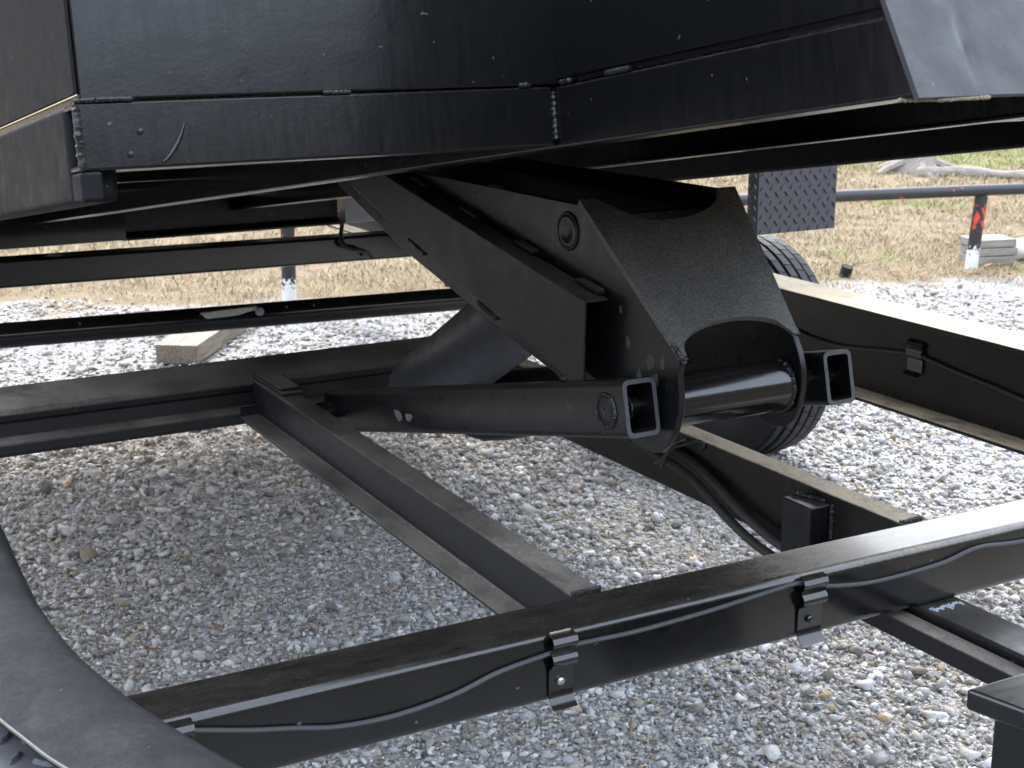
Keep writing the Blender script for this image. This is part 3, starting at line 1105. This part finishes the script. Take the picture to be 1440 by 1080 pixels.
A = [bm.verts.new(fpt(u, v, .004)) for u, v in poly]
B = [bm.verts.new(fpt(u, v, -.006)) for u, v in poly]
bm.faces.new(A); bm.faces.new(B[::-1])
for i in range(len(poly)):
    j = (i + 1) % len(poly)
    bm.faces.new((A[i], B[i], B[j], A[j]))
bmesh.ops.triangulate(bm, faces=[f for f in bm.faces if len(f.verts) > 4])
fpl = part('hoist_face_plate', bm, 'plate')
wpart('weld_bead', [fpt(fw, .02, 0), fpt(fw, -.004, 0)], .005, fpl)
wpart('weld_bead', [fp_bot_l + Vector((.003, 0, 0)) + ev * .03, fp_bot_l + Vector((.003, 0, 0)) - ev * .004], .005, fpl)

part('hoist_top_plate', nbox(1.4102, 1.6838, 2.285, 3.30, 1.186, 1.192), 'paint')

# lift channel on the outside of each side plate
def lift_channel(xo, xi):
    """web at xo, flanges run to xi at the side plate"""
    t = .005 if xi > xo else -.005
    top = [(3.12, 1.230), (2.146, 1.068)]
    bot = [(2.150, .907), (3.12, 1.160)]
    bm = bmesh.new()
    quad = [top[1], top[0], bot[1], bot[0]]

    def ringpts(x, inset):
        q = [(top[1][0], top[1][1] - inset), (top[0][0], top[0][1] - inset), (bot[1][0], bot[1][1] + inset), (bot[0][0], bot[0][1] + inset)]
        return [bm.verts.new((x, y, z)) for y, z in q]
    wo = ringpts(xo, 0); wi = ringpts(xo + t, .005)
    fo = ringpts(xi, 0); fi = ringpts(xi, .005)
    bm.faces.new((wo[0], wo[1], wo[2], wo[3]))
    bm.faces.new((wi[3], wi[2], wi[1], wi[0]))
    for a, b in ((0, 1), (2, 3)):
        bm.faces.new((wo[a], fo[a], fo[b], wo[b]))
        bm.faces.new((wi[b], fi[b], fi[a], wi[a]))
        bm.faces.new((fo[a], fi[a], fi[b], fo[b]))
    for a, b in ((3, 0), (1, 2)):
        bm.faces.new((wo[a], wo[b], wi[b], wi[a]))
    for i, s in ((0, 1), (1, 1), (2, 1), (3, 1)):
        bm.faces.new((wo[i], wi[i], fi[i], fo[i]))
    return part('lift_channel', bm, 'dusty', bevel=0.003)


lc = lift_channel(1.350, 1.397)
lift_channel(1.736, 1.697)
for y in (2.19, 2.41, 2.63, 2.85):
    z = 1.068 + (y - 2.146) * .1663
    bm = bmesh.new()
    prism(bm, [(y - .034, z - .0010), (y + .034, z + .0100), (y + .034, z + .0180), (y - .034, z + .0070)], 'x', 1.380, 1.3975)
    sub('weld_tab', bm, 'dusty', lc, bevel=.002)
for y in (2.20, 2.50, 2.80):
    z = .907 + (y - 2.150) * .2608
    wpart('weld_bead', [(1.358, y - .036, z - .0165), (1.358, y + .036, z + .0013)], .0085, lc)

# cylinder and its tie tube between the arms
c0 = Vector((1.560, 3.26, .617)); c1 = Vector((1.560, 2.42, 1.104))
ax = (c1 - c0); CL = ax.length; ax.normalize()
cy = part('lift_cylinder', nlathe([(0, .02), (.006, .055), (.03, .074), (.06, .086), (CL * .80, .086), (CL * .80 + .002, .090), (CL * .84, .090), (CL * .845, .06), (CL * .85, .036), (CL, .036)], c0, ax, 40), 'cyl')
cyo = Vector((1.47, 0, 0))
b0 = Vector((1.60, 3.14, .60)); b1 = Vector((1.60, 2.30, .94))
part('base_drum', nlathe([(0, .01), (.02, .035), (.06, .052), (.11, .058), (.20, .058), (.25, .052), (.29, .035), (.31, .01)], (1.55, 3.0, .621), (1, 0, 0), 32), 'paint')
part('pivot_pin', ntube([(1.26, 3.20, .632), (1.826, 3.20, .632)], .022, 16), 'paint')
part('pump_bracket', nprism([(3.45, .60), (3.37, .60), (3.05, .80), (3.10, .82)], 'x', 1.80, 1.812), 'paint')

# hydraulic hoses tied to the right stringer
h1 = [(1.80, 3.2, .62), (1.80, 2.9, .615), (1.80, 2.70, .628), (1.80, 2.526, .617), (1.80, 2.436, .600), (1.80, 2.35, .566), (1.80, 2.256, .535), (1.80, 2.17, .520), (1.80, 2.05, .512), (1.80, 1.9, .50)]
h2 = [(1.812, 3.2, .64), (1.812, 2.9, .645), (1.812, 2.65, .648), (1.812, 2.501, .637), (1.81, 2.401, .617), (1.805, 2.292, .580), (1.80, 2.191, .557), (1.798, 2.12, .549), (1.795, 2.02, .548), (1.795, 1.90, .54)]
part('hydraulic_hose', ntube(catmull(h1, 5), .0095, 12), 'hose')
part('hydraulic_hose', ntube(catmull(h2, 5), .0095, 12), 'hose')
tie = [(1.79, 2.56, .605), (1.786, 2.535, .618), (1.787, 2.515, .642), (1.797, 2.50, .655), (1.81, 2.48, .665), (1.822, 2.45, .678), (1.823, 2.435, .672), (1.823, 2.445, .660)]
part('zip_tie', ntube(catmull(tie, 6), .0028, 8), 'cable')
part('zip_tie', ntube(catmull([(1.79, 2.54, .600), (1.785, 2.52, .628), (1.80, 2.505, .660), (1.824, 2.50, .668)], 6), .0024, 8), 'cable')

# --- raised dump bed, tilted 9 degrees about its rear hinge
bed = nbox(0.479, 2.641, 0.012, 4.15, 0.090, 0.098)
box(bed, 1.166, 1.982, -0.684, 0.0118, 0.090, 0.098)
bed = obj('dump_bed', bed, 'bed', T)
bed.location = Vector((0, 1.92, 1.352)) - Vector(T.location)
bed.rotation_euler = (-R(9.03), 0, 0)


def bsub(name, bm, mat='bed', bevel=0.0, **k):
    return obj(name, bm, mat, bed, bevel, **k)


def c_rail(x0, x1, v0, v1, w0, w1, t=.007):
    """channel with its web on x0 and flanges towards x1"""
    s = 1 if x1 > x0 else -1
    prof = [(x0, w0), (x0, w1), (x1, w1), (x1, w1 - t), (x0 + s * t, w1 - t), (x0 + s * t, w0 + t), (x1, w0 + t), (x1, w0)]
    bm = nprism(prof, 'y', v0, v1)
    for v in bm.verts:
        if v.co.y < -.6:
            v.co.y = -.728 + .4038 * v.co.z      # cut to the slope of the nose plate
    return bm


bsub('floor_rail', c_rail(1.158, 1.215, -.725, 4.1, 0.0, .0865), bevel=.008, seg=3)
bsub('floor_rail', c_rail(1.990, 1.933, -.725, 4.1, 0.0, .0865), bevel=.008, seg=3)
for x0, x1 in ((0.4695, 1.1555), (1.9925, 2.6245)):
    bm = bmesh.new()
    prism(bm, [(0, .004), (0, .0885), (.05, .0885), (.05, .080), (.007, .080), (.007, .011), (.05, .011), (.05, .004)], 'x', x0, x1)
    bsub('front_header', bm, bevel=.007, seg=3)
for x0, x1 in ((0.469, 0.530), (2.651, 2.590)):
    s = 1 if x1 > x0 else -1
    bm = nprism([(x0, -.034), (x0, .0895), (x1, .0895), (x1, -.034)] if s > 0 else [(x1, -.034), (x1, .0865), (x0, .0865), (x0, -.034)], 'y', .0502, 4.1)
    bsub('side_rail', bm, 'bed_side', bevel=.010, seg=3)
for v in (.62, 1.22, 1.82, 2.42, 3.02, 3.62):
    for x0, x1 in ((0.532, 1.1575), (1.2155, 1.9325), (1.9905, 2.588)):
        bsub('floor_crossmember', nbox(x0, x1, v, v + .05, .058, .0895))
# walls
bsub('front_bulkhead', nbox(0.478, 2.642, -0.0035, .0115, .0905, 1.15), bevel=.003)
for x0, x1 in ((.472, .4778), (2.6422, 2.648)):
    bsub('side_wall', nbox(x0, x1, .0015, 4.15, .0985, 1.15), 'bed_side', bevel=.002)
for x0, x1 in ((1.1615, 1.170), (1.978, 1.9865)):
    bm = bmesh.new()
    prism(bm, [(-.686, .0985), (0.0, .0985), (0.0, .58), (-.491, .58)], 'x', x0, x1)
    bsub('nose_side', bm)
bsub('nose_top', nbox(1.1615, 1.9865, -.49, 0, .581, .589))
bm = bmesh.new()
f0, f1 = Vector((0, -.733, -.002)), Vector((0, -.500, .575))
n = (f1 - f0).normalized(); nn = Vector((0, -n.z, n.y))
ns = 44
rows = []
for i in range(ns + 1):
    for j in range(ns * 2 + 1):
        p = f0.lerp(f1, i / ns) + Vector((1.156 + .836 * j / (2 * ns), 0, 0))
        uu, vv = p.x, p.z
        ef = min(1, max(0, (uu - 1.160) / .04))
        p += nn * ef * (.0016 * math.sin(uu * 61 + 3 * math.sin(vv * 40)) * math.sin(vv * 48 + .4))
        p += nn * -.0052 * math.exp(-((uu - 1.252 - .10 * (vv - .06)) / .0075) ** 2) * math.exp(-((vv - .055) / .035) ** 2)
        p += nn * .006 * math.exp(-((uu - 1.212) / .016) ** 2 - ((vv - .105) / .016) ** 2)
        rows.append(p)
A = [bm.verts.new(p) for p in rows]; B = [bm.verts.new(p - nn * .007) for p in rows]
w_ = 2 * ns + 1
for i in range(ns):
    for j in range(2 * ns):
        q = (i * w_ + j, i * w_ + j + 1, (i + 1) * w_ + j + 1, (i + 1) * w_ + j)
        bm.faces.new([A[t] for t in q]); bm.faces.new([B[t] for t in q[::-1]])
edge = [j for j in range(w_)] + [i * w_ + w_ - 1 for i in range(1, ns + 1)] + [ns * w_ + j for j in range(w_ - 2, -1, -1)] + [i * w_ for i in range(ns - 1, 0, -1)]
for a, b in zip(edge, edge[1:] + edge[:1]):
    bm.faces.new((A[a], B[a], B[b], A[b]))
nose = bsub('nose_plate', bm, 'nose')
# weld beads on the bed (bed coordinates)
def bweld(pts, r, mat='weld'):
    return weld('weld_bead', pts, r, bed, mat)


bweld([(.4725, -.001, .084), (.4720, -.002, .05), (.4725, -.001, .02), (.4735, -.001, .004)], .0058)
bsub('rail_foot', nprism([(0.0, -.034), (0.0, .0035), (.0498, .0035), (.0498, -.034)], 'x', .4695, .498), 'bed_side', bevel=.005)
bweld([(1.156, -.002, .080), (1.1555, -.002, .045), (1.156, -.001, .012)], .0045)
bweld([(.47, -.001, .090), (.51, -.003, .091), (.545, -.003, .0905)], .0042)
bweld([(.80, -.002, .0905), (.84, -.002, .0905)], .0036)
bweld([(1.10, -.001, .0915), (1.12, -.001, .0915)], .0045)
bweld([(1.158, -.02, .0915), (1.158, -.05, .092)], .004)
bweld([(1.1585, -.14, .0915), (1.1585, -.20, .0915)], .0042)
bweld([(1.1575, -.70, -.001), (1.19, -.727, -.004), (1.26, -.731, -.004)], .003, 'tan_plate')
bweld([(1.1605, 0, .105), (1.1605, 0, .30)], .003)
bm = bmesh.new()
tube(bm, catmull([(.575, -.001, .010), (.585, -.0015, .018), (.598, -.0018, .036), (.608, -.001, .058)], 4), .0035, 6, rfun=lambda i, n: .35 + .65 * math.sin(math.pi * i / (n - 1)))
bsub('flame_cut_scar', bm, 'paint')
for p in ((.535, -.001, .022), (.55, -.001, .05)):
    bsub('weld_spatter', nlathe([(0, .0045), (.002, .004), (.0035, .0015)], p, (0, -1, 0), 8), 'weld')

# rear hinge beam the bed turns on
hb = nbox(-0.06, 1.497, 5.50, 5.60, .700, .832)
rh = part('hinge_beam', hb, 'gloss', bevel=.006)
hb = nprism([(5.58, .815), (5.58, .822), (5.64, .822), (5.64, .70), (5.56, .688), (5.556, .698), (5.62, .710), (5.62, .81)], 'x', 1.4975, 2.375)
part('hinge_beam', hb, 'paint', bevel=.003)
part('hinge_plate', nbox(2.377, 2.56, 5.54, 5.552, .695, .80), 'pale_plate', bevel=.003)

# ------------------------------------------------------------------ the curved fender at lower left
F = empty('curved_fender', (0.35, 1.7, 0.0))
setp(F, 'smooth black curved fender with bright bare edge around tread plate, at lower left', 'fender')
FI = Matrix.Translation(-Vector(F.location))
outer = [(-.10, 2.82), (.16, 2.78), (.33, 2.64), (.395, 2.45), (.404, 2.300), (.389, 2.066), (.381, 1.902), (.384, 1.740), (.400, 1.613), (.418, 1.509), (.442, 1.400), (.47, 1.30), (.53, 1.15)]
inner = [(-.20, 2.20), (.0, 2.16), (.12, 2.04), (.20, 1.90), (.240, 1.77), (.254, 1.68), (.262, 1.600), (.276, 1.535), (.294, 1.462), (.33, 1.37), (.38, 1.27), (.45, 1.13)]
po = catmull([(x, y, .822) for x, y in outer], 6)
pi_ = catmull([(x, y, .808) for x, y in inner], 6)
bm = bmesh.new()
nseg = 12
rows = []
for a, b in zip(po, pi_):
    row = []
    out_dir = (a - b); wd = out_dir.length; out_dir.normalize()
    for kx in range(nseg + 1):
        t = kx / nseg
        p = b.lerp(a, t)
        # flat crown that rolls over at the outer edge
        z = .016 * math.sin(math.pi * min(1, t * .9 + .1)) - (.030 * max(0, (t - .80) / .20) ** 2)
        row.append(bm.verts.new(p + Vector((0, 0, z))))
    row.append(bm.verts.new(a + Vector((0, 0, -.075)) - out_dir * .004))
    row.append(bm.verts.new(a + Vector((0, 0, -.075)) - out_dir * .012))
    for kx in range(nseg, -1, -2):
        row.append(bm.verts.new(row[kx].co + Vector((0, 0, -.008)) - out_dir * (.010 if kx == nseg else 0)))
    rows.append(row)
for r0, r1 in zip(rows[:-1], rows[1:]):
    for q in range(len(r0)):
        j = (q + 1) % len(r0)
        bm.faces.new((r0[q], r0[j], r1[j], r1[q]))
bm.faces.new(rows[0]); bm.faces.new(rows[-1][::-1])
bm.transform(FI)
obj('fender_skin', bm, 'fender', F)
bm = ntube([p + Vector((0, 0, .0025)) for p in pi_], .0024, 8)
bm.transform(FI)
obj('bare_edge', bm, 'steel_edge', F)
bm = bmesh.new()
lo = [(p.x + .07, p.y) for p in pi_]
prism(bm, lo + [(-.30, 1.13), (-.30, 2.2)], 'z', .762, .768)
bm.transform(FI)
tp = obj('tread_plate', bm, 'tread', F, smooth=False)
bm = bmesh.new()
tread_pattern(bm, (-.10, 1.20, .7682), (1, 0, 0), (0, 1, 0), (0, 0, 1), .46, .85, .045, .005)
bmesh.ops.delete(bm, geom=[v for v in bm.verts if v.co.x > .32], context='VERTS')
bm.transform(FI)
obj('tread_lug', bm, 'tread', tp)['kind'] = 'stuff'

# ------------------------------------------------------------------ fence, timbers and oddments at the yard's edge
fence = empty('pipe_fence', (2.845, 7.41, 0))
setp(fence, 'low black pipe fence with chipped red and white paint along the dry grass', 'fence')
A0 = Vector((2.845, 7.41, 0)); A1 = Vector((6.73, 6.45, 0))
dirv = (A1 - A0).normalized()
FIv = Matrix.Translation(-A0)
ra = A0 - dirv * 4.0; rb = A1 + dirv * 4.2
bm = ntube([ra + Vector((0, 0, .455)), A0.lerp(A1, .5) + Vector((0, 0, .452)), A1 + Vector((0, 0, .458)), rb + Vector((0, 0, .452))], .0335, 16)
bm.transform(FIv)
obj('fence_rail', bm, 'fence_rail', fence)
for P, lean in ((A0, Vector((0.006, 0, 0))), (A1, Vector((.045, 0, 0)))):
    bm = ntube([Vector((0, 0, -.06)), Vector((0, 0, .12)) + lean * .3, Vector((0, 0, .425)) + lean], .037, 16)
    o = obj('fence_post', bm, 'fence_post', fence)
    o.location = P - A0


def timber(name, label, cat, loc, rz, L, Wd, H, mat, tilt=0.0):
    bm = bmesh.new()
    nx = 8
    rings = []
    for i in range(nx + 1):
        x = -L / 2 + L * i / nx
        j = lambda a: random.uniform(-a, a)
        rings.append([bm.verts.new((x + (j(.004) if i in (0, nx) else 0), sy * Wd / 2 + j(.0018), zz + j(.0018))) for sy, zz in ((-1, 0), (1, 0), (1, H), (-1, H))])
    for a, b in zip(rings[:-1], rings[1:]):
        for q in range(4):
            bm.faces.new((a[q], a[(q + 1) % 4], b[(q + 1) % 4], b[q]))
    bm.faces.new(rings[0]); bm.faces.new(rings[-1][::-1])
    o = obj(name, bm, mat, None, bevel=.004, seg=2)
    o.location = loc
    o.rotation_euler = (0, tilt, rz)
    return setp(o, label, cat)


timber('timber_block', 'weathered grey timber lying on the gravel behind the frame under the pipe', 'timber', (2.18, 6.74, -.004), math.atan2(.56, .42), .84, .19, .088, 'wood_a')
# stacked timber by the fence post: three boards
st = empty('stacked_boards', (7.02, 6.60, 0))
setp(st, 'short grey stack of three boards on the grass just behind the fence post', 'boards')
for i, (dx, ry) in enumerate(((0, .0), (.008, .02), (-.004, -.015))):
    bm = nbox(-.135, .135, -.10, .10, i * .052, i * .052 + .048)
    o = obj('board', bm, 'wood_b', st, bevel=.005)
    o.location = (dx, 0, -.01)
    o.rotation_euler = (0, 0, -R(15) + ry)
bm = bmesh.new()
for _ in range(40):
    v = Vector((random.gauss(0, 1), random.gauss(0, 1), random.gauss(0, 1))).normalized()
    bm.verts.new((v.x * .17, v.y * .12, v.z * .075))
bmesh.ops.convex_hull(bm, input=bm.verts[:])
o = obj('pale_rock', bm, 'stone_pale')
o.location = (7.36, 6.62, .035)
setp(o, 'pale flat rock on the grass beside the stacked boards at the right edge', 'rock')

# weathered log and a stump root on the lawn
bm = bmesh.new()
pts = catmull([(-.85, 0, .03), (-.5, .05, .05), (0, -.02, .05), (.5, .03, .04), (1.0, .0, .03)], 5)
tube(bm, pts, .065, 14, rfun=lambda i, n: .8 + .2 * math.sin(i * 1.3) * random.uniform(.6, 1) + .1 * math.sin(i * .5))
lg = obj('fallen_log', bm, 'log')
lg.location = (10.35, 9.45, -.01)
lg.rotation_euler = (0, 0, -R(52))
setp(lg, 'long grey weathered log lying in the grass beyond the fence', 'log')
bm = bmesh.new()
lathe(bm, [(-.05, .30), (.02, .24), (.12, .17), (.24, .15), (.33, .13), (.36, .07)], (0, 0, 0), (0, 0, 1), 18)
for v in bm.verts:
    a = math.atan2(v.co.y, v.co.x)
    f = 1 + .22 * math.sin(3 * a + .7) + .12 * math.sin(7 * a) + random.uniform(-.05, .05)
    v.co.x *= f; v.co.y *= f
    v.co.z += .05 * math.sin(2 * a)
for q in range(5):
    a = q * 1.25 + .3
    tube(bm, catmull([(.15 * math.cos(a), .15 * math.sin(a), .10), (.30 * math.cos(a + .1), .30 * math.sin(a + .1), .06), (.50 * math.cos(a + .25), .50 * math.sin(a + .25), -.02)], 4), .055, 8, rfun=lambda i, n: 1 - .6 * i / n)
sp = obj('tree_stump', bm, 'log')
sp.location = (10.05, 10.35, -.02)
setp(sp, 'pale grey root stump in the grass behind the fence rail', 'stump')
bm = ntube([(0, 0, 0), (.015, .03, .055)], .034, 16, cap=False)
tube(bm, [(0, 0, 0), (.0145, .029, .053)], .029, 16)
o = obj('pipe_stub', bm, 'dark')
o.location = (5.93, 6.64, -.01)
o.rotation_euler = (R(38), 0, -R(30))
setp(o, 'short dark pipe stub sticking out of the gravel edge near the grass', 'pipe')
